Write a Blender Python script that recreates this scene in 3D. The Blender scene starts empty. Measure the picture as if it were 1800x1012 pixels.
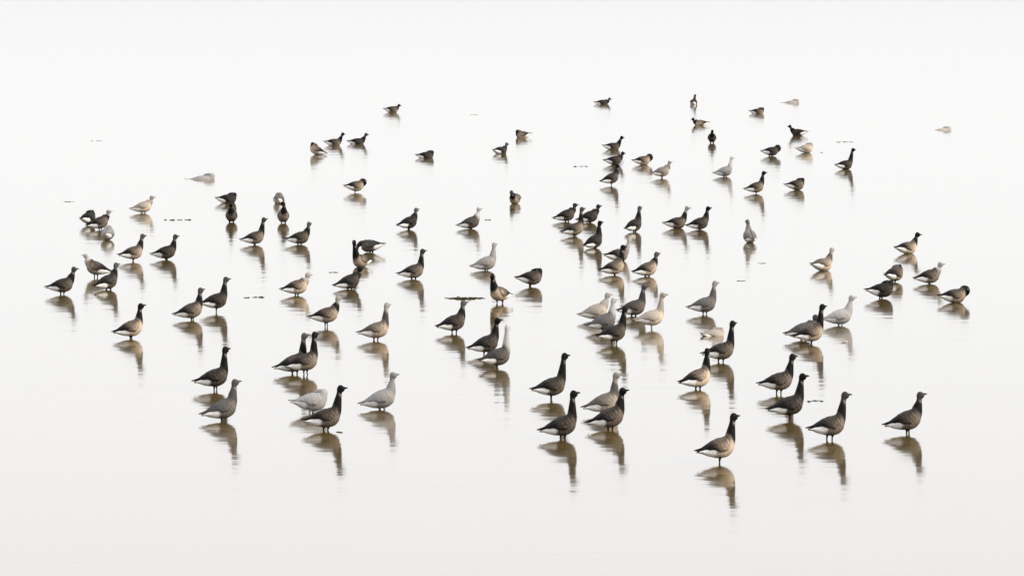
import bpy, bmesh, math, random
from mathutils import Vector, Matrix, Euler, noise
R = math.radians
random.seed(11)
sc = bpy.context.scene
C = sc.collection

# ---------------------------------------------------------------- camera
CAM_H, F_PX, W_PX, H_PX = 5.3, 10000.0, 1800.0, 1012.5
PITCH = math.atan(656.0 / F_PX)
cam = bpy.data.cameras.new('camera'); cam.sensor_width = 36.0
cam.lens = 36.0 * F_PX / W_PX
cam.clip_start = 0.5; cam.clip_end = 20000
camo = bpy.data.objects.new('camera', cam); C.objects.link(camo)
camo.location = (0, 0, CAM_H); camo.rotation_euler = (math.pi / 2 - PITCH, 0, 0)
sc.camera = camo
CM = Euler((math.pi / 2 - PITCH, 0, 0)).to_matrix()

def spot(px, py):
    """the place on the water seen at this point of the photograph, and pixels per metre there"""
    d = CM @ Vector(((px - W_PX / 2) / F_PX, (H_PX / 2 - py) / F_PX, -1.0))
    t = CAM_H / -d.z
    return Vector((d.x * t, d.y * t, 0.0)), F_PX / t

# ---------------------------------------------------------------- world, sun, exposure
SUN_EL, SUN_AZ = 30.0, 107.0        # azimuth clockwise from the view direction: the sun stands to the right
wd = bpy.data.worlds.new('World'); sc.world = wd; wd.use_nodes = True
wn, wl = wd.node_tree.nodes, wd.node_tree.links
wn.clear()
out = wn.new('ShaderNodeOutputWorld')
skyt = wn.new('ShaderNodeTexSky'); skyt.sky_type = 'NISHITA'; skyt.sun_disc = False
skyt.sun_elevation = R(SUN_EL); skyt.sun_rotation = R(SUN_AZ)
skyt.air_density = 1.0; skyt.dust_density = 2.0
bg_sky = wn.new('ShaderNodeBackground'); bg_sky.inputs['Strength'].default_value = 0.10
wl.new(skyt.outputs[0], bg_sky.inputs['Color'])
veil = wn.new('ShaderNodeBackground')             # the thin white veil of high fog over the whole sky
veil.inputs['Strength'].default_value = 1.84
# the veil is a little denser and greyer in the last degrees above the horizon
tc = wn.new('ShaderNodeTexCoord'); sep = wn.new('ShaderNodeSeparateXYZ')
wl.new(tc.outputs['Generated'], sep.inputs[0])
mr = wn.new('ShaderNodeMapRange'); mr.inputs['From Min'].default_value = 0.0; mr.inputs['From Max'].default_value = 0.13
mr.inputs['To Min'].default_value = 0.0; mr.inputs['To Max'].default_value = 1.0
wl.new(sep.outputs['Z'], mr.inputs['Value'])
vm = wn.new('ShaderNodeMix'); vm.data_type = 'RGBA'
vm.inputs['A'].default_value = (0.578, 0.580, 0.588, 1); vm.inputs['B'].default_value = (0.968, 0.984, 1.02, 1)
wl.new(mr.outputs[0], vm.inputs['Factor']); wl.new(vm.outputs['Result'], veil.inputs['Color'])
mixw = wn.new('ShaderNodeMixShader'); mixw.inputs[0].default_value = 0.9
wl.new(bg_sky.outputs[0], mixw.inputs[1]); wl.new(veil.outputs[0], mixw.inputs[2])
wl.new(mixw.outputs[0], out.inputs['Surface'])

sun = bpy.data.lights.new('sun', 'SUN'); sun.energy = 5.0; sun.angle = R(3.0); sun.color = (1.0, 0.90, 0.76)
suno = bpy.data.objects.new('sun', sun); C.objects.link(suno)
sd = Vector((math.sin(R(SUN_AZ)) * math.cos(R(SUN_EL)), math.cos(R(SUN_AZ)) * math.cos(R(SUN_EL)), math.sin(R(SUN_EL))))
suno.rotation_euler = sd.to_track_quat('Z', 'Y').to_euler(); suno.location = sd * 60

sc.view_settings.view_transform = 'Standard'; sc.view_settings.look = 'None'
sc.view_settings.exposure = 0.0; sc.view_settings.gamma = 1.0
sc.view_settings.use_curve_mapping = False

# ---------------------------------------------------------------- helpers
def link(name, me, parent=None, mat=None):
    o = bpy.data.objects.new(name, me); C.objects.link(o)
    if mat is not None and me is not None and not me.materials: me.materials.append(mat)
    if parent is not None: o.parent = parent
    return o

def mat_nodes(name):
    m = bpy.data.materials.new(name); m.use_nodes = True
    n, l = m.node_tree.nodes, m.node_tree.links
    return m, n, l, n['Principled BSDF']

def mixc(n, l, fac, a, b):
    x = n.new('ShaderNodeMix'); x.data_type = 'RGBA'
    for s, v in (('Factor', fac), ('A', a), ('B', b)):
        if isinstance(v, (tuple, float, int)): x.inputs[s].default_value = v if not isinstance(v, tuple) else (*v, 1)
        else: l.new(v, x.inputs[s])
    return x.outputs['Result']

def math_n(n, l, op, a, b=None, clamp=False):
    x = n.new('ShaderNodeMath'); x.operation = op; x.use_clamp = clamp
    for i, v in enumerate((a, b)):
        if v is None: continue
        if isinstance(v, (float, int)): x.inputs[i].default_value = v
        else: l.new(v, x.inputs[i])
    return x.outputs[0]

def obj_attr(n, name):
    a = n.new('ShaderNodeAttribute'); a.attribute_type = 'OBJECT'; a.attribute_name = name
    return a.outputs['Fac']

# ---------------------------------------------------------------- water
def water_material():
    m, n, l, p = mat_nodes('silty_water')
    tc = n.new('ShaderNodeTexCoord')
    def wave(sx, sy, scale, detail, seed):
        mp = n.new('ShaderNodeMapping'); mp.inputs['Scale'].default_value = (sx, sy, 1); mp.inputs['Location'].default_value = (seed, seed * 1.7, 0)
        l.new(tc.outputs['Object'], mp.inputs['Vector'])
        t = n.new('ShaderNodeTexNoise'); t.inputs['Scale'].default_value = scale; t.inputs['Detail'].default_value = detail
        t.inputs['Roughness'].default_value = 0.5
        l.new(mp.outputs[0], t.inputs['Vector']); return t.outputs['Fac']
    small = wave(2.2, 4.5, 1.0, 2.0, 3.1)
    mid = wave(0.5, 1.3, 1.0, 2.0, 9.4)
    big = wave(0.05, 0.16, 1.0, 2.0, 5.0)
    # cat's-paws: some patches of water are calmer than others
    patch = math_n(n, l, 'MULTIPLY_ADD', big, 1.2); patch.node.inputs[2].default_value = 0.1
    hsum = math_n(n, l, 'ADD', math_n(n, l, 'MULTIPLY', small, 0.17), mid)
    h = math_n(n, l, 'MULTIPLY', hsum, patch)
    b = n.new('ShaderNodeBump'); b.inputs['Strength'].default_value = 1.0; b.inputs['Distance'].default_value = 0.0085
    l.new(h, b.inputs['Height']); l.new(b.outputs[0], p.inputs['Normal'])
    silt = wave(0.12, 0.2, 1.0, 4.0, 1.0)
    l.new(mixc(n, l, silt, (0.060, 0.040, 0.010), (0.084, 0.058, 0.019)), p.inputs['Base Color'])
    p.inputs['Roughness'].default_value = 0.078
    p.inputs['IOR'].default_value = 1.34
    return m
bm = bmesh.new()
ys = [-40, 10, 30, 60, 100, 160, 260, 500, 1200, 3000, 6000]
xs = [-4000, -400, -40, -15, 0, 15, 40, 400, 4000]
g = [[bm.verts.new((x, y, 0)) for x in xs] for y in ys]
for i in range(len(ys) - 1):
    for j in range(len(xs) - 1):
        bm.faces.new((g[i][j], g[i][j + 1], g[i + 1][j + 1], g[i + 1][j]))
me = bpy.data.meshes.new('water'); bm.to_mesh(me); bm.free()
wo = link('water', me, None, water_material()); wo['kind'] = 'structure'

# ---------------------------------------------------------------- goose materials
PALE = (0.46, 0.455, 0.455)
def plumage_material(name, wing=False):
    m, n, l, p = mat_nodes(name)
    at = n.new('ShaderNodeAttribute'); at.attribute_name = 'zone'
    sp = n.new('ShaderNodeSeparateColor'); l.new(at.outputs['Color'], sp.inputs[0])
    white, black, back = sp.outputs[0], sp.outputs[1], sp.outputs[2]
    headm = at.outputs['Alpha']
    tone, pale, paleh = obj_attr(n, 'tone'), obj_attr(n, 'pale'), obj_attr(n, 'pale_head')
    tc = n.new('ShaderNodeTexCoord')
    # feather tracts: soft crosswise bars and a fine mottling
    mp = n.new('ShaderNodeMapping'); mp.inputs['Rotation'].default_value = (0, R(24), 0)
    l.new(tc.outputs['Object'], mp.inputs['Vector'])
    wv = n.new('ShaderNodeTexWave'); wv.wave_type = 'BANDS'; wv.bands_direction = 'X'
    wv.inputs['Scale'].default_value = 10.0 if not wing else 8.0
    wv.inputs['Distortion'].default_value = 9.0; wv.inputs['Detail'].default_value = 3.0; wv.inputs['Detail Scale'].default_value = 3.0
    l.new(mp.outputs[0], wv.inputs['Vector'])
    ns = n.new('ShaderNodeTexNoise'); ns.inputs['Scale'].default_value = 24.0; ns.inputs['Detail'].default_value = 5.0
    l.new(tc.outputs['Object'], ns.inputs['Vector'])
    flank = mixc(n, l, tone, (0.0165, 0.0128, 0.0102), (0.47, 0.362, 0.265))  # plumage tone per bird; the tan end also has sunlight on the flank painted in
    flank_pale = mixc(n, l, tone, (0.080, 0.068, 0.058), (0.66, 0.55, 0.43))
    upper = mixc(n, l, tone, (0.0060, 0.0054, 0.0052), (0.070, 0.053, 0.040))
    upper_pale = mixc(n, l, tone, (0.030, 0.028, 0.0275), (0.165, 0.128, 0.094))
    bars = math_n(n, l, 'MULTIPLY', math_n(n, l, 'POWER', wv.outputs['Fac'], 1.8), 0.95)
    bars = math_n(n, l, 'MULTIPLY', bars, math_n(n, l, 'MULTIPLY', ns.outputs['Fac'], 1.5), True)
    col = mixc(n, l, back, mixc(n, l, bars, flank, flank_pale), mixc(n, l, bars, upper, upper_pale))
    col = mixc(n, l, black, col, (0.0042, 0.0037, 0.0035))
    col = mixc(n, l, white, col, (0.66, 0.645, 0.625))
    f = n.new('ShaderNodeMix'); f.data_type = 'FLOAT'
    l.new(headm, f.inputs['Factor']); l.new(pale, f.inputs['A']); l.new(paleh, f.inputs['B'])
    col = mixc(n, l, f.outputs['Result'], col, mixc(n, l, tone, (0.45, 0.445, 0.445), (0.56, 0.475, 0.39)))
    l.new(col, p.inputs['Base Color'])
    p.inputs['Roughness'].default_value = 0.62
    p.inputs['Specular IOR Level'].default_value = 0.08
    p.inputs['Sheen Weight'].default_value = 0.0
    b = n.new('ShaderNodeBump'); b.inputs['Strength'].default_value = 0.5; b.inputs['Distance'].default_value = 0.003
    l.new(math_n(n, l, 'ADD', wv.outputs['Fac'], ns.outputs['Fac']), b.inputs['Height']); l.new(b.outputs[0], p.inputs['Normal'])
    return m
M_BODY = plumage_material('goose_plumage')
M_WING = plumage_material('goose_wing', True)
def dark_part(name, col, rough, head):
    m, n, l, p = mat_nodes(name)
    ns = n.new('ShaderNodeTexNoise'); ns.inputs['Scale'].default_value = 60.0
    c = mixc(n, l, ns.outputs['Fac'], tuple(v * 0.8 for v in col), tuple(v * 1.25 for v in col))
    c = mixc(n, l, obj_attr(n, 'pale_head' if head else 'pale'), c, PALE)
    l.new(c, p.inputs['Base Color']); p.inputs['Roughness'].default_value = rough; p.inputs['Specular IOR Level'].default_value = 0.2
    return m
M_BILL = dark_part('goose_bill', (0.005, 0.0045, 0.0045), 0.5, True)
M_EYE = dark_part('goose_eye', (0.010, 0.008, 0.007), 0.12, True)
M_LEG = dark_part('goose_leg', (0.006, 0.005, 0.0045), 0.6, False)
M_TAIL = dark_part('goose_tail', (0.004, 0.0036, 0.0035), 0.6, False)

# ---------------------------------------------------------------- goose geometry (metres; +x forward, belly at z = 0)
def sm(a, b, x):
    t = max(0.0, min(1.0, (x - a) / (b - a))); return t * t * (3 - 2 * t)

TB = [  # back point, belly point, half width
    ((-.240, .096), (-.240, .086), .028), ((-.200, .110), (-.196, .066), .043), ((-.149, .130), (-.146, .038), .060),
    ((-.090, .152), (-.085, .014), .077), ((-.037, .168), (-.020, -.003), .088), ((.020, .178), (.035, -.009), .091),
    ((.063, .180), (.092, .001), .087), ((.087, .190), (.141, .030), .077)]
UP = [((.100, .205), (.166, .075), .062), ((.105, .225), (.182, .125), .053), ((.108, .245), (.180, .170), .045),
      ((.1105, .265), (.174, .208), .037), ((.1145, .288), (.168, .244), .030), ((.116, .310), (.165, .271), .0275),
      ((.118, .331), (.171, .288), .0280), ((.129, .354), (.181, .295), .0290), ((.150, .369), (.191, .299), .0285),
      ((.173, .367), (.199, .306), .025), ((.191, .355), (.204, .314), .019), ((.200, .345), (.207, .320), .013)]

def st_tb(t, b, hw):
    t, b = Vector((t[0], 0, t[1])), Vector((b[0], 0, b[1]))
    return ((t + b) / 2, (t - b) / 2, hw)
def st_c(cx, cz, dx, dz, hh, hw, cy=0.0, dy=0.0):
    return (Vector((cx, cy, cz)), Vector((dx, dy, dz)).normalized() * hh, hw)

def stations(pose, e, lean, yaw, side, fat):
    S = [st_tb(t, b, w * fat) for t, b, w in TB]
    if pose == 'up':
        for i, (t, b, w) in enumerate(UP):
            k = min(1.0, i / 5.0); k = k * k * (3 - 2 * k) * 0.5 + k * 0.5
            s_curve = math.sin(min(1, i / 6.0) * math.pi) * (0.10 * min(0, e))
            dx = lean * k - s_curve
            S.append(st_tb((t[0] + dx, t[1] + e * k), (b[0] + dx, b[1] + e * k), w))
        if yaw:
            px = UP[4][0][0] * .5 + UP[4][1][0] * .5 + lean
            for i in range(11, len(S)):
                a = R(yaw) * sm(10.5, 14.5, i)
                m = Matrix.Rotation(a, 3, 'Z'); piv = Vector((px, 0, 0))
                c, d, w = S[i]; S[i] = (piv + m @ (c - piv), m @ d, w)
    elif pose == 'preen':
        S += [st_tb((.098, .200), (.170, .082), .061), st_tb((.118, .222), (.186, .122), .051), st_tb((.145, .234), (.186, .152), .043),
              st_c(.178, .200, .25, .97, .034, .034), st_c(.202, .193, .7, .7, .031, .030), st_c(.216, .174, .95, .3, .030, .028),
              st_c(.219, .154, 1, -.05, .030, .027, .004 * side), st_c(.214, .135, .97, -.25, .030, .0265, .008 * side),
              st_c(.206, .118, .95, -.3, .026, .024, .012 * side), st_c(.198, .104, .93, -.35, .020, .019, .015 * side),
              st_c(.192, .094, .93, -.35, .014, .013, .017 * side), st_c(.189, .089, .93, -.35, .010, .010, .018 * side)]
    elif pose == 'tuck':
        s = side
        S += [st_tb((.096, .196), (.166, .076), .063), st_tb((.104, .208), (.180, .118), .053), st_tb((.108, .216), (.174, .150), .046),
              st_c(.137, .182, -.3, .8, .036, .038, .006 * s, .5 * s), st_c(.116, .194, 0, .95, .033, .034, .018 * s, .3 * s),
              st_c(.094, .195, 0, 1, .031, .031, .028 * s, .1 * s), st_c(.072, .191, -.1, 1, .030, .029, .036 * s),
              st_c(.052, .186, -.15, 1, .029, .027, .042 * s), st_c(.034, .180, -.2, 1, .024, .024, .046 * s),
              st_c(.020, .174, -.25, 1, .018, .019, .049 * s), st_c(.010, .169, -.3, 1, .012, .013, .050 * s),
              st_c(.004, .166, -.3, 1, .009, .010, .050 * s)]
    else:   # feed
        S += [st_tb((.106, .184), (.162, .065), .059), st_c(.153, .130, .30, .95, .050, .047), st_c(.182, .126, .45, .9, .039, .038),
              st_c(.206, .110, .7, .7, .031, .031), st_c(.223, .084, .85, .5, .027, .027), st_c(.237, .050, .9, .4, .026, .026),
              st_c(.248, .018, .92, .35, .027, .026), st_c(.258, -.012, .92, .35, .028, .026), st_c(.266, -.036, .92, .35, .025, .024),
              st_c(.272, -.054, .92, .35, .019, .019), st_c(.276, -.066, .92, .35, .013, .013), st_c(.278, -.072, .92, .35, .010, .010)]
    return S

def sample(S, u):
    """smooth section at station number u"""
    n = len(S); u = max(0.0, min(n - 1.0001, u)); i = int(u); t = u - i
    P = [S[max(0, min(n - 1, i + k))] for k in (-1, 0, 1, 2)]
    def cr(a, b, c, d): return 0.5 * ((2 * b) + (c - a) * t + (2 * a - 5 * b + 4 * c - d) * t * t + (3 * b - a - 3 * c + d) * t ** 3)
    return cr(*[p[0] for p in P]), cr(*[p[1] for p in P]), cr(*[p[2] for p in P])

def frame(S, u):
    c, d, w = sample(S, u)
    t = (sample(S, u + .15)[0] - sample(S, u - .15)[0])
    sv = d.cross(t) if t.length > 1e-6 else Vector((0, 1, 0))
    sv = sv.normalized() if sv.length > 1e-9 else Vector((0, 1, 0))
    return c, d, sv * w          # sv points to the goose's right or left consistently

def ring_pt(c, d, s, th):
    co, si = math.cos(th), math.sin(th)
    k = 1.0 + 0.05 * abs(math.sin(2 * th))
    return c + d * co * k + s * si * k

NSEG = 22
def body_mesh(S, seed, neck=False):
    bm = bmesh.new(); lay = bm.verts.layers.float_color.new('zone')
    us = []
    n = len(S) - 1
    k = 0.0
    while k < n - 1e-6:
        us.append(k); k += 0.34 if k < 8 else 0.5
    us.append(float(n))
    rings = []
    for u in us:
        c, d, s = frame(S, u)
        # keep the side vector pointing the same way round
        if rings and s.dot(prev) < 0: s = -s
        prev = s
        ring = []
        for j in range(NSEG):
            th = 2 * math.pi * j / NSEG
            p = ring_pt(c, d, s, th)
            nz = noise.noise(Vector((p.x * 26 + seed, p.y * 26, p.z * 26)))
            if u < 9: p = p + (p - c).normalized() * nz * 0.0032
            v = bm.verts.new(p)
            co, si = math.cos(th), abs(math.sin(th))
            edge = 3.6 + 0.6 * co + nz * 0.25          # the white of the vent ends in a slanting line
            white = (1 - sm(edge - .25, edge + .25, u)) * (1 - sm(.42, .66, co))
            black = (1 - sm(1.6, 2.6, u)) * sm(.45, .66, co)
            black = max(black, sm(8.0, 8.9, u + 0.35 * nz))
            collar = sm(12.1, 12.35, u) * (1 - sm(12.5, 12.75, u)) * sm(.5, .75, si) * (1 - sm(.1, .5, co)) * sm(-.92, -.6, co)
            white = max(white, 0.6 * collar)
            back = sm(-.05, .55, co) * (1 - black)
            v[lay] = (white, black * (1 - white), back, sm(7.6, 9.6, u) if neck else sm(11.0, 12.8, u))
            ring.append(v)
        rings.append(ring)
    for a, b in zip(rings, rings[1:]):
        for j in range(NSEG):
            bm.faces.new((a[j], a[(j + 1) % NSEG], b[(j + 1) % NSEG], b[j]))
    for ring, flip in ((rings[0], False), (rings[-1], True)):
        c = bm.verts.new(sum((v.co for v in ring), Vector()) / NSEG); c[lay] = ring[0][lay]
        for j in range(NSEG):
            q = (ring[j], ring[(j + 1) % NSEG], c)
            bm.faces.new(q if flip else q[::-1])
    bmesh.ops.recalc_face_normals(bm, faces=bm.faces)
    for f in bm.faces: f.smooth = True
    me = bpy.data.meshes.new('body'); bm.to_mesh(me); bm.free()
    return me

def wing_mesh(S, sgn, seed, droop):
    """folded wing lying on the flank, its flight feathers closing over the tail"""
    bm = bmesh.new(); lay = bm.verts.layers.float_color.new('zone')
    NA, NB = 20, 9
    low = [(0.0, 74), (.12, 92), (.3, 104), (.45, 97), (.6, 80), (.8, 58), (1.0, 40)]
    grid = []
    for i in range(NA + 1):
        a = i / NA
        u = 6.9 - 6.6 * a
        c, d, s = frame(S, u)
        if s.y * sgn < 0: s = -s
        for (a0, l0), (a1, l1) in zip(low, low[1:]):
            if a0 <= a <= a1: L = l0 + (l1 - l0) * (a - a0) / (a1 - a0); break
        L = L + droop + 3.5 * math.sin(a * 26 + seed)
        T0 = 7 if a < .7 else 7 + (a - .7) * 40
        row = []
        for j in range(NB + 1):
            b = j / NB
            th = R(T0 + (L - T0) * b)
            p = ring_pt(c, d, s, th)
            nrm = (p - c).normalized()
            puff = 0.009 * math.sin(math.pi * min(1, a * 1.1 + .05)) * (0.5 + 0.5 * math.sin(math.pi * b)) + 0.0035
            # overlapping rows of feathers: coverts, then the long tertials
            step = 0.003 * ((a * 5.0 + 0.5 * b) % 1.0)
            p = p + nrm * (puff + step)
            if a > .72:
                k = (a - .72) / .28
                p.x -= 0.042 * k * k * (1 - 0.35 * abs(b - .45) * 2); p.z += 0.010 * k * k
                p.z -= 0.004 * k * math.sin(b * 17 + seed)
            v = bm.verts.new(p)
            black = sm(.42, .64, a + .10 * (b - .5) + .05 * math.sin(b * 20 + seed))
            v[lay] = (0, black, 1 - 0.55 * (1 - sm(.15, .5, a)) * sm(.35, .8, b), 0)
            w = bm.verts.new(p - nrm * .004); w[lay] = v[lay]
            row.append((v, w))
        grid.append(row)
    for i in range(NA):
        for j in range(NB):
            for q in (0, 1):
                bm.faces.new((grid[i][j][q], grid[i][j + 1][q], grid[i + 1][j + 1][q], grid[i + 1][j][q]))
    rim = [grid[0][j] for j in range(NB)] + [grid[i][NB] for i in range(NA)] + [grid[NA][j] for j in range(NB, 0, -1)] + [grid[i][0] for i in range(NA, 0, -1)]
    for a, b in zip(rim, rim[1:] + rim[:1]):
        bm.faces.new((a[0], b[0], b[1], a[1]))
    bmesh.ops.recalc_face_normals(bm, faces=bm.faces)
    for f in bm.faces: f.smooth = True
    me = bpy.data.meshes.new('wing'); bm.to_mesh(me); bm.free()
    return me

def tail_mesh():
    bm = bmesh.new()
    for k in range(7):                     # short stiff feathers side by side
        a = R((k - 3) * 7.0); w = 0.0085
        L = 0.052 - 0.003 * abs(k - 3)
        dx, dy = -math.cos(a), math.sin(a)
        o = Vector((-.198, (k - 3) * 0.0085, 0.092 - 0.0012 * abs(k - 3)))
        pts = []
        for t, ww in ((0, .8), (.55, 1.0), (.88, .9), (1.0, .25)):
            c = o + Vector((dx * L * t, dy * L * t, -0.006 * t))
            n = Vector((-dy, dx, 0)) * w * ww
            pts.append((bm.verts.new(c + n + Vector((0, 0, .0022))), bm.verts.new(c - n + Vector((0, 0, .0022))),
                        bm.verts.new(c - n - Vector((0, 0, .0022))), bm.verts.new(c + n - Vector((0, 0, .0022)))))
        for p, q in zip(pts, pts[1:]):
            for j in range(4): bm.faces.new((p[j], p[(j + 1) % 4], q[(j + 1) % 4], q[j]))
        bm.faces.new(pts[0][::-1]); bm.faces.new(pts[-1])
    bmesh.ops.recalc_face_normals(bm, faces=bm.faces)
    me = bpy.data.meshes.new('tail'); bm.to_mesh(me); bm.free(); me.materials.append(M_TAIL)
    return me
TAIL = tail_mesh()

def tube(name, pts, rads, seg, mat, flat=1.0, up=Vector((0, 0, 1))):
    bm = bmesh.new(); rings = []
    for i, p in enumerate(pts):
        p = Vector(p)
        t = (Vector(pts[min(i + 1, len(pts) - 1)]) - Vector(pts[max(i - 1, 0)])).normalized()
        s = t.cross(up); s = s.normalized() if s.length > 1e-4 else Vector((0, 1, 0))
        d = s.cross(t)
        rings.append([bm.verts.new(p + s * math.cos(2 * math.pi * j / seg) * rads[i] + d * math.sin(2 * math.pi * j / seg) * rads[i] * flat) for j in range(seg)])
    for a, b in zip(rings, rings[1:]):
        for j in range(seg): bm.faces.new((a[j], a[(j + 1) % seg], b[(j + 1) % seg], b[j]))
    bm.faces.new(rings[0][::-1]); bm.faces.new(rings[-1])
    bmesh.ops.recalc_face_normals(bm, faces=bm.faces)
    for f in bm.faces: f.smooth = True
    me = bpy.data.meshes.new(name); bm.to_mesh(me); bm.free(); me.materials.append(mat)
    return me

def leg_mesh():
    bm = bmesh.new()
    prof = [((.004, .040), .024), ((.002, .006), .0205), ((-.003, -.014), .0125), ((-.009, -.028), .0088), ((-.011, -.034), .0085),
            ((-.008, -.050), .0068), ((-.002, -.100), .0066), ((.002, -.140), .0076)]
    rings = []
    for (x, z), r in prof:
        rings.append([bm.verts.new((x + r * math.cos(math.pi * j / 4), r * math.sin(math.pi * j / 4), z)) for j in range(8)])
    for a, b in zip(rings, rings[1:]):
        for j in range(8): bm.faces.new((a[j], a[(j + 1) % 8], b[(j + 1) % 8], b[j]))
    bm.faces.new(rings[0][::-1])
    # webbed foot: three toes and the web between them
    f = [(-.012, 0, -.146), (.050, -.032, -.150), (.046, -.012, -.149), (.062, 0, -.150), (.046, .012, -.149), (.050, .032, -.150)]
    top = [bm.verts.new((x, y, z + .006 if i == 0 else z + .003)) for i, (x, y, z) in enumerate(f)]
    bot = [bm.verts.new((x, y, z - .002)) for x, y, z in f]
    bm.faces.new(top); bm.faces.new(bot[::-1])
    for j in range(6): bm.faces.new((top[j], top[(j + 1) % 6], bot[(j + 1) % 6], bot[j]))
    bmesh.ops.recalc_face_normals(bm, faces=bm.faces)
    for q in bm.faces: q.smooth = True
    me = bpy.data.meshes.new('leg'); bm.to_mesh(me); bm.free(); me.materials.append(M_LEG)
    return me
LEG = leg_mesh()
bm = bmesh.new(); bmesh.ops.create_uvsphere(bm, u_segments=8, v_segments=6, radius=0.0042)
for f in bm.faces: f.smooth = True
EYE = bpy.data.meshes.new('eye'); bm.to_mesh(EYE); bm.free(); EYE.materials.append(M_EYE)

GROUP = 'brent geese in the shallow water'
count = 0
def goose(px, py, ytop, heading, pose, legs, tone, label, pale=0.0, ph=0.0, yaw=0, s=1.0, pitch=0.0, sink=None, lean=None):
    """px, py: where the legs (or the hull) meet the water; ytop: top of the head; legs: clear leg below the belly; all in photograph pixels"""
    global count
    count += 1
    if pose == 'up' and sink is None and legs > 0: pitch += 10
    if sink is not None and pitch == 0: pitch = -5
    rnd = random.Random(count * 7 + 1)
    if sink is None:                       # what reads as leg in the photograph is half leg, half its mirror image
        py -= legs * .45; legs *= .55
    loc, ppm = spot(px, py)
    h = legs / ppm if sink is None else -sink
    total = (py - ytop) / ppm
    e = 0.0
    if pose == 'up' and yaw == 0: yaw = rnd.gauss(0, 16)
    pitch += rnd.uniform(-3, 3) if pose == 'up' and sink is None else 0
    if pose == 'up':
        e = max(-.105, min(.075, (total - h) / s - .366 * math.cos(R(pitch)) - .150 * math.sin(R(pitch))))
        if lean is None: lean = (0.045 if e < -.05 else 0.045) + rnd.uniform(-.006, .010)
    root = bpy.data.objects.new('goose', None); C.objects.link(root)
    root.location = loc; root.rotation_euler = (0, 0, R(heading)); root.scale = (s * .92, s, s)
    root.empty_display_size = 0.1
    root['label'] = label; root['category'] = 'goose'; root['group'] = GROUP
    ph *= .35 if ph <= .45 else (.75 if ph < .7 else .95)
    side = 1 if rnd.random() < .5 else -1
    # a head tucked or turned towards the lens more often than away from it
    if pose == 'tuck': side = 1 if math.cos(R(heading)) > 0 else -1      # bill laid along the far side of the back
    S = stations(pose, e, lean or 0.0, yaw, side, rnd.uniform(.94, 1.06))
    off = Matrix.Translation((0, 0, h / s)) @ Matrix.Rotation(R(-pitch), 4, 'Y')
    tone = max(0, min(1, tone ** 1.25 + rnd.uniform(-.03, .03)))
    def child(name, me, mat=None, m=None):
        o = link(name, me, root, mat)
        o.matrix_basis = off @ m if m is not None else off
        o['tone'] = float(tone); o['pale'] = float(pale); o['pale_head'] = float(max(ph, pale))
        return o
    child('body', body_mesh(S, rnd.uniform(0, 50), ph > .48 or pale > .3), M_BODY)
    droop = rnd.uniform(-6, 5)
    for sg in (1, -1): child('wing', wing_mesh(S, sg, rnd.uniform(0, 6), droop), M_WING)
    child('tail', TAIL)
    # bill and eyes on the last head sections
    c, d, sv = frame(S, len(S) - 1.05); c0 = frame(S, len(S) - 3)[0]
    dn = d.normalized(); ax = (c - c0).normalized()
    ax = (ax - dn * ax.dot(dn) * 0.7 - dn * 0.18).normalized()
    child('bill', tube('bill', [c - ax * .006, c + ax * .008, c + ax * .022 - dn * .001, c + ax * .032 - dn * .002, c + ax * .036 - dn * .004],
                       [.0150, .0132, .0098, .0070, .0032], 8, M_BILL, 0.85, dn))
    ce, de, se = frame(S, len(S) - 3.6)
    for sg in (1, -1):
        child('eye', EYE, None, Matrix.Translation(ce + de * .25 + se * sg * .97))
    if h > -.035:
        for sg in (1, -1):
            dx = rnd.uniform(.006, .030) * sg * side
            child('leg', LEG, None, Matrix.Translation((dx, sg * .034, 0)))
    return root

# ---- front rows, right of the middle
goose(1265,819.5,728,20,'up',16,.75,'tan flanked goose standing nearest of all, at the bottom of the flock')
goose(989,775,688,10,'up',11,.10,'dark straight necked goose directly in front of the slim dark goose on two legs')
goose(970,707,622,20,'up',13,.15,'slim dark goose with both legs showing, behind a dark straight necked goose')
goose(1064,733,656,10,'up',10,.50,'brown goose with a blurred grey head, rear one of the front middle pair',.12,.5)
goose(1073,758.5,684,8,'up',9,.25,'dark goose with a white collar, front one of the front middle pair')
goose(1268,639.6,565,12,'up',9,.25,'dark goose facing right whose tail meets the head of a sunlit tan goose')
goose(1227,687,614,28,'up',8,.95,'palest sunlit tan goose with white rump, its head against a dark tail',0,0,40)
goose(1369.5,697.5,623,8,'up',13,.25,'brown goose rearmost of the three in a slanting row at right front')
goose(1388,743,658,15,'up',15,.05,'blackest goose, on two long legs, middle of the slanting row at right front')
goose(1459.5,778,690,15,'up',14,.30,'brown goose nearest the camera in the slanting row at right front',0,.2)
goose(1595.5,767,691,5,'up',13,.30,'lone brown goose seen exactly side on, farthest right of the front geese',0,.2)
goose(1426,608,536,20,'up',9,.65,'tan goose with an upright black neck, standing before a hunched dark goose')
goose(1412,600,566,10,'up',6,.10,'hunched dark goose mostly hidden behind the tan goose with upright black neck',.1,.3,-30)
goose(1477,574,520,5,'up',5,.15,'faint grey blurred goose beside the tan goose with upright black neck',.58,.62)
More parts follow.
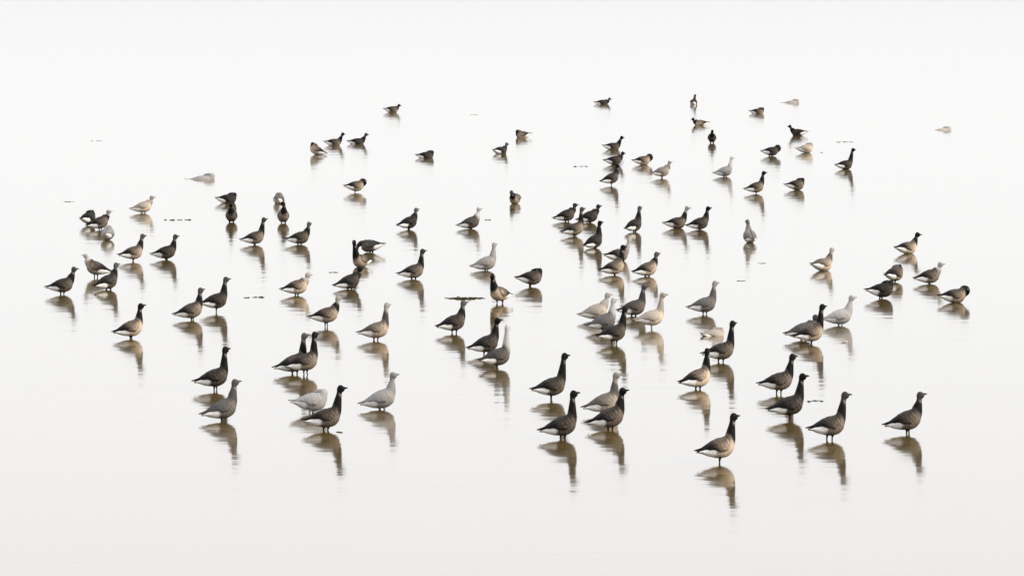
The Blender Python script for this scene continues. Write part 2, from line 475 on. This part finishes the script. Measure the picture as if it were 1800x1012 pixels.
# ---- front rows, left of the middle
goose(573,760,678.6,12,'up',10,.20,'dark goose with a grey bill facing right, nearest the camera in the left half')
goose(537,665,584.6,12,'up',15,.35,'black headed brown goose, front one of the close pair in the left front',0,0)
goose(518,661,587,10,'up',9,.50,'grey headed goose, rear one of the close pair in the left front',0,.42)
goose(378,691,610.6,12,'up',13,.10,'tall dark goose on two legs, behind the greyish goose at left front')
goose(393,743,669,18,'up',9,.17,'greyish goose with washed out neck before the tall dark goose at left front',.10,.4)
goose(548,729,690,6,'tuck',8,.12,'very faint pale goose behind the tail of the nearest dark left goose',.50,.60)
goose(672,722,656,8,'up',6,.15,'light grey blurred goose standing alone below the middle of the flock',.38,.50)
goose(856,628.5,561,15,'up',11,.10,'dark brown goose on two legs, overlapped by a pale necked goose in front')
goose(875,650,572,25,'up',9,.10,'pale necked dark bodied goose overlapping the dark brown goose on two legs',.05,.75)
goose(798,589,530,25,'up',9,.12,'dark goose whose head reaches up to the big weed raft',0,.4)
goose(662,601,533,10,'up',8,.65,'tan goose with grey ghosted neck, left of the goose below the weed raft',.08,.6)
goose(574,580,521,12,'up',14,.55,'tan goose with grey bent neck on long legs, right of a small weed strand',0,.55)
# ---- left edge group
goose(337,565,507.5,10,'up',7,.45,'brown goose overlapping the tail of a dark long legged goose',0,.2)
goose(380,554,488,28,'up',13,.10,'dark long legged goose behind the shoulder of a brown goose',0,.25)
goose(231,598,535,25,'up',8,.80,'lone tan goose with a dark neck and white rump, nearest at the far left')
goose(110,520,470,10,'up',7,.15,'dark goose farthest left of the whole flock',0,.3)
goose(168,492,452,172,'up',10,.50,'left facing brown goose with its white tail to the right',0,.7)
goose(190,511,464,40,'up',4,.10,'dark goose in front of the left facing brown goose, its neck greyed',0,.4)
goose(234,462,412.5,25,'up',7,.60,'tan goose with white rump, left of the dark goose below the weed strand',0,.3)
goose(292,458,413,5,'up',4,.15,'dark goose in side view standing below the left weed strand',0,.15)
goose(155,398,370,60,'tuck',5,.02,'black hunched goose turned away, leftmost of the left cluster of three',0,0)
goose(176,406,371,20,'up',5,.25,'goose with ghosted pale head, middle of the left cluster of three',0,.55)
goose(189,423,398,80,'tuck',2,.15,'round greyish goose seen from behind, lowest of the left cluster of three',.33,.4)
goose(252,376,351,10,'up',3,.80,'pale blurred sandy goose above the cluster of three at the left',.35,.5)
goose(354,315,304,4,'tuck',0,.35,'smeared pale low goose floating alone at the upper left',.42,.48,0,1.45,0,.195)
# ---- left centre
goose(399,357,340,18,'tuck',0,.03,'black goose with its head tucked down, behind the front on dark goose',0,0,0,1,0,.025)
goose(407,392,356,-92,'up',3,.12,'dark goose facing the camera, in front of the tucked black goose')
goose(490,358,340,82,'tuck',0,.50,'white rumped goose with lowered head seen from behind, behind the front on brown goose',.12,.2,0,1,0,.02)
goose(498,394,355,-82,'up',4,.30,'brown goose facing the camera with its head turned left, before the white rumped goose',0,0,-70)
goose(448,432,383.6,15,'up',4,.35,'greyish brown thin necked goose, left of the dark side on goose at left centre',0,.15)
goose(527,431,391,8,'up',3,.20,'dark brown side on goose with a grey face at left centre',0,.3)
goose(522,521,486,20,'up',5,.75,'tan goose with a faded short neck, right of the small weed strand at left centre',0,.65)
goose(635,469,421.5,232,'up',0,.55,'upright goose facing left towards the camera, before the feeding grey goose',0,0,20)
goose(652,445,425,180,'feed',3,.15,'grey feeding goose with raised white tail, behind the upright left facing goose',0.03,0.05,0,1,-4)
goose(615,509.5,476,20,'up',3,.08,'black hunched goose with sunken neck, below the upright left facing goose',0,0)
goose(727,492,438.7,12,'up',4,.35,'brown goose with a dark grey head standing alone at the centre left',0,.1)
goose(719,405,367,35,'up',4,.04,'small black goose turned half away at the upper centre',0,.4)
goose(828,403,365.6,10,'up',2,.10,'goose with a dark rear and a ghosted white front at the upper centre',.05,.78)
goose(855,476.5,428,10,'up',3,.30,'grey blurred long necked goose above the goose with lit flank facing left',.35,.6)
goose(878,537,481,228,'up',9,.65,'goose with lit flank facing left towards camera, right of the weed raft',0,0,20)
goose(933,506,480,15,'tuck',6.5,.25,'brown goose on two legs with its head tucked away, at the centre')
goose(906,358,335,250,'up',0,.50,'little goose facing the camera with a sunlit right side at the upper centre',0,.15)
# ---- right centre
goose(996,391,359,12,'up',3,.10,'dark hunched goose at the left of the tight cluster right of centre',0,.1)
goose(1011,417.5,365.5,15,'up',5,.45,'brown goose with an upright neck in front of the tight cluster right of centre',0,.25)
goose(1037,392.5,366,12,'up',2,.10,'dark hunched goose at the right of the tight cluster right of centre',0,.1)
goose(1045,437,390,45,'up',2,.05,'black goose with upright neck turned half away, below the tight cluster right of centre')
goose(1115,409,364,50,'up',3,.15,'dark goose turned half away with a thin grey neck, alone right of the tight cluster',0,.3)
goose(1086,459,419,20,'up',0,.35,'goose with a pale ghosted neck, half hidden behind a tan goose with black neck',0,.65)
goose(1080,485,432,20,'up',4,.70,'tan goose with black neck and white belly, in front of a pale necked goose')
goose(1138,487,444.5,25,'up',3,.75,'tan goose with a pale grey head, right of the tan goose with black neck',0,.3)
goose(1048,565,516,10,'up',5,.55,'pale grey brown goose, rear left of the crowded blurred group',.38,.65)
goose(1063,586,525,12,'up',8,.10,'goose with white ghosted neck, middle of the crowded blurred group',.15,.72)
goose(1079.5,609.5,540.5,25,'up',11,.15,'sharp dark goose at the front of the crowded blurred group')
goose(1115,557,500.5,15,'up',4,.15,'dark goose with tall neck at the back of the crowded blurred group',.05,.35)
goose(1146,583,515,15,'up',12,.80,'pale sandy goose at the right end of the crowded blurred group',.45,.52)
goose(1189,401.5,362.7,8,'up',0,.30,'brown goose with pale head, left one of the two side by side',0,.6)
goose(1230,404.5,364,15,'up',2,.10,'dark goose with upright neck, right one of the two side by side')
goose(1318,427,388,100,'up',1,.60,'small sandy goose seen from behind, alone on the right',.2,.4)
goose(1239,555.7,495,10,'up',8,.15,'dark bodied goose with grey faded neck, above the white rumped bathing goose',.14,.52)
goose(1253,590,577,40,'tuck',0,.70,'white rumped bathing goose sunk low in the water, turned half away',.40,.45,0,.9,-8,.085)
goose(1445,476,436,40,'up',0,.80,'goose with big white rump and ghosted grey head, alone on the right',.12,.6)
goose(1594,446,409,30,'up',0,.90,'sunlit sandy goose with black neck at the upper end of the right hand group')
goose(1634,500,462,15,'up',3,.35,'broad brown goose with a ghosted pale head in the right hand group',0,.65)
goose(1677,532,495.5,15,'preen',0,.50,'brown goose bending its neck to preen its breast, farthest right of the flock')
goose(1572,498,465,50,'tuck',5,.50,'brown goose with white rump and tucked head behind the black tucked goose',0,.3)
goose(1549,526.5,493,10,'tuck',5,.01,'black goose on two short legs with tucked head, lowest of the right hand group')
# ---- far rows
goose(1058,183.5,172,5,'up',0,.10,'tiny dark goose swimming right, at the far back above the middle',0,.2,0,1,0,.06)
goose(1219,184,166.5,78,'up',0,.30,'tiny white rumped goose swimming away at the far back',0,.1,0,1,0,.04)
goose(1232,220.5,207,200,'up',0,.70,'tiny sandy goose with dark breast swimming left, below the white rumped swimmer',0,0,0,1,0,.05)
goose(1251.5,253,231,-92,'up',3,.02,'small black goose facing the camera in the far rows on the right')
goose(1076,263.5,239,8,'up',0,.20,'brown swimming goose, topmost of the column of three small geese',0,0,0,1,0,.025)
goose(1079,290,267,12,'up',0,.15,'hunched goose in the middle of the column of three small geese',0,0)
goose(1075,329,290,25,'up',7,.15,'long legged dark goose at the bottom of the column of three small geese')
goose(1129.5,290,271.6,15,'preen',0,.70,'tan goose with black neck curled down, preening right of the column of three')
goose(1164,315,284,20,'up',5,.50,'blurred brown goose shaking itself, right of the preening tan goose',.2,.5)
goose(1274,311.5,276,10,'up',2,.10,'grey goose with a white ghosted neck in the far rows on the right',.35,.8)
goose(1331,200,188,10,'tuck',0,.40,'tiny brown goose with raised tail and tucked head at the far back right',0,.1,0,1,-6,.05)
goose(1390.5,181,174,5,'tuck',0,.45,'faint smeared pale goose at the far back right',.45,.5,0,1.25,0,.165)
goose(1404,239,219.5,175,'up',0,.08,'dark goose swimming left with drawn back neck, far rows on the right',0,.05,0,1,0,.02)
goose(1355,275.5,253,12,'preen',2,.12,'dark goose bowing its neck, left of the pale blurred goose in far rows',0,.1)
goose(1416,269,251.7,15,'tuck',0,.80,'pale sandy blurred goose below the dark left swimming goose',.42,.5)
goose(1329,342,302,15,'up',4,.45,'brown goose with raised grey head, right of the far rows grey ghosted goose')
goose(1399,334.6,315,10,'tuck',1,.35,'brown sleeping goose with no head showing, right of the raised headed brown goose')
goose(1485,298,261,25,'up',0,.10,'dark goose with tall thin neck, alone at the right of the far rows')
goose(1655,229,219,5,'tuck',0,.50,'almost invisible smeared goose at the far right',.55,.6,0,1.3,0,.19)
goose(688,198,185,8,'up',0,.30,'small hunched goose floating alone, topmost on the left half',0,0,0,1,0,.02)
goose(586,256,233,8,'up',0,.30,'brown goose swimming right, left one of the two swimmers together',0,0,0,1,0,.03)
goose(627,253.4,233.7,5,'up',0,.08,'dark low goose swimming right, right one of the two swimmers together',0,.15,0,1,0,.05)
goose(555,272,250,172,'tuck',0,.85,'sandy goose with raised breast and hidden head, below the two swimmers',0,.2,0,1,18,-.01)
goose(748,278,265,8,'tuck',0,.12,'dark ruffled goose floating with tucked head, left of the upper centre',0,.1,0,1,0,.05)
goose(624.5,340.6,310,20,'preen',5,.60,'tan goose standing with black neck bent to its breast at the upper left centre')
goose(919,242,226.5,200,'tuck',0,.50,'small brown goose floating with its head on its back, topmost at the centre',0,.4,0,1,0,.03)
goose(879,270.5,251,45,'up',0,.12,'small dark goose floating half turned away, left of the topmost centre goose',0,.35,0,1,0,.03)


# ---------------------------------------------------------------- floating weed and feathers
def weed_material():
    m, n, l, p = mat_nodes('wet_weed')
    ns = n.new('ShaderNodeTexNoise'); ns.inputs['Scale'].default_value = 45.0
    l.new(mixc(n, l, ns.outputs['Fac'], (0.006, 0.0045, 0.0025), (0.050, 0.044, 0.017)), p.inputs['Base Color'])
    p.inputs['Roughness'].default_value = 0.6; p.inputs['Specular IOR Level'].default_value = 0.15
    return m
M_WEED = weed_material()

def weed(x0, x1, y, rows, fill, label, seed):
    """a drift line of torn weed: curled blades lying on the water"""
    rnd = random.Random(seed)
    c, ppm = spot((x0 + x1) / 2, y)
    L = (x1 - x0) / ppm
    bm = bmesh.new()
    n = int(L * (130 if rows > 1 else 90) * fill) + 4
    for k in range(n):
        t = rnd.betavariate(2.2, 2.6) if rows > 1 else rnd.random()
        if rows <= 1 and math.sin(t * 21 + seed) < -0.45: continue
        x = (t - .5) * L
        spread = 0.03 + 0.07 * (rows - 1) * math.sin(math.pi * t)
        y_ = rnd.gauss(0, spread * .5) + 0.05 * math.sin(t * 7 + seed)
        ln = rnd.uniform(.02, .06) * (1.6 if rows > 1 else 1); a = rnd.gauss(0, .5)
        z0 = 0.002; arch = rnd.uniform(.001, .007) if rnd.random() < .8 else rnd.uniform(.007, .016)
        if rows > 1: arch = rnd.uniform(.002, .020) * math.sin(math.pi * t) ** 2
        w = rnd.uniform(.0025, .006) * (1.4 if rows > 1 else 1)
        if L < .25: arch *= .45; w *= .7
        sec = []
        for q in range(4):
            f = q / 3
            p = Vector((x + math.cos(a) * (f - .5) * ln, y_ + math.sin(a) * (f - .5) * ln, z0 + arch * math.sin(math.pi * f)))
            ww = w * (0.4 + math.sin(math.pi * (0.15 + 0.7 * f)) * .8)
            nrm = Vector((-math.sin(a), math.cos(a), 0)) * ww
            sec.append((bm.verts.new(p + nrm), bm.verts.new(p + Vector((0, 0, ww * .7))), bm.verts.new(p - nrm), bm.verts.new(p - Vector((0, 0, .004)))))
        for s0, s1 in zip(sec, sec[1:]):
            for j in range(4): bm.faces.new((s0[j], s0[(j + 1) % 4], s1[(j + 1) % 4], s1[j]))
        bm.faces.new(sec[0][::-1]); bm.faces.new(sec[-1])
    if fill >= .85 and rows == 1 and L < .3:                        # the thin stem the torn blades hang on
        vs = []
        for q in range(13):
            f = q / 12; x = (f - .5) * L; yy = 0.05 * math.sin(f * 7 + seed)
            vs.append([bm.verts.new((x, yy + dy, dz)) for dy, dz in ((.003, .001), (-.003, .001), (-.003, -.003), (.003, -.003))])
        for s0, s1 in zip(vs, vs[1:]):
            for j in range(4): bm.faces.new((s0[j], s0[(j + 1) % 4], s1[(j + 1) % 4], s1[j]))
        bm.faces.new(vs[0][::-1]); bm.faces.new(vs[-1])
    bmesh.ops.recalc_face_normals(bm, faces=bm.faces)
    me = bpy.data.meshes.new('floating_weed'); bm.to_mesh(me); bm.free()
    o = link('floating_weed', me, None, M_WEED); o.location = c
    o['label'] = label; o['category'] = 'seaweed'; o['group'] = 'strands of floating weed'
for args in [
    (783, 852, 525, 3, 1.15, 'thickest dark raft of floating weed, above the head of a dark goose in the middle', 1),
    (289, 336, 387, 1, 1.0, 'thin dark weed strand above the dark side on goose at the left', 2),
    (424, 466, 523, 1, 1.0, 'thin broken weed strand right of the dark long legged goose', 3),
    (1004, 1039, 293, 1, 0.5, 'fine weed strand left of the column of three small geese', 4),
    (826, 838, 202, 1, 0.8, 'short weed scrap floating alone in the far middle', 5),
    (161, 177, 248, 1, 0.6, 'short weed scrap floating alone in the far left', 6),
    (112, 130, 355, 1, 0.7, 'short weed scrap above the black hunched goose at the left edge', 7),
    (1296, 1308, 494, 1, 0.9, 'tiny weed scrap right of the grey faded goose right of centre', 8),
    (1466, 1503, 250, 1, 0.45, 'faint dotted weed strand above the dark tall necked goose on the right', 9),
    (1417, 1448, 705, 1, 0.9, 'weed strand beside the breast of the blackest goose at right front', 10),
    (580, 592, 479, 1, 0.5, 'tiny weed scrap left of the black hunched goose at the centre left', 11),
    (594, 601, 759.5, 1, 0.9, 'tiny weed scrap beside the legs of the nearest dark goose of the left half', 12),
    (1441, 1447, 268.5, 1, 0.7, 'tiny weed speck right of the pale sandy blurred goose', 13),
    (1330, 1344, 463, 1, 0.45, 'faint weed flecks right of the small sandy goose seen from behind', 14),
    (854, 861, 387, 1, 0.6, 'tiny weed speck beside the ghosted white front of a goose at the upper centre', 15)]: weed(*args)

def feather_material():
    m, n, l, p = mat_nodes('white_feather')
    wv = n.new('ShaderNodeTexWave'); wv.inputs['Scale'].default_value = 60.0
    l.new(mixc(n, l, wv.outputs['Fac'], (0.78, 0.77, 0.74), (0.84, 0.83, 0.81)), p.inputs['Base Color']); p.inputs['Roughness'].default_value = 0.8
    return m
M_FEATHER = feather_material()
def feather(px, py, L, rot, label):
    c, ppm = spot(px, py)
    bm = bmesh.new(); sec = []
    for q in range(9):
        f = q / 8; w = L * .2 * math.sin(math.pi * min(1, f * .92 + .06)); z = .006 + .03 * (f - .5) ** 2 * L * 8
        x = (f - .5) * L
        sec.append((bm.verts.new((x, w, z + .008)), bm.verts.new((x, 0, z + .002)), bm.verts.new((x, -w, z + .008)), bm.verts.new((x, 0, z - .004))))
    for a, b in zip(sec, sec[1:]):
        for j in range(4): bm.faces.new((a[j], a[(j + 1) % 4], b[(j + 1) % 4], b[j]))
    bm.faces.new(sec[0][::-1]); bm.faces.new(sec[-1])
    bmesh.ops.recalc_face_normals(bm, faces=bm.faces)
    me = bpy.data.meshes.new('feather'); bm.to_mesh(me); bm.free()
    o = link('floating_feather', me, None, M_FEATHER); o.location = c; o.rotation_euler = (0, 0, R(rot))
    o['label'] = label; o['category'] = 'feather'
feather(1484, 602, .085, 10, 'small white feather floating below the faint grey blurred goose on the right')
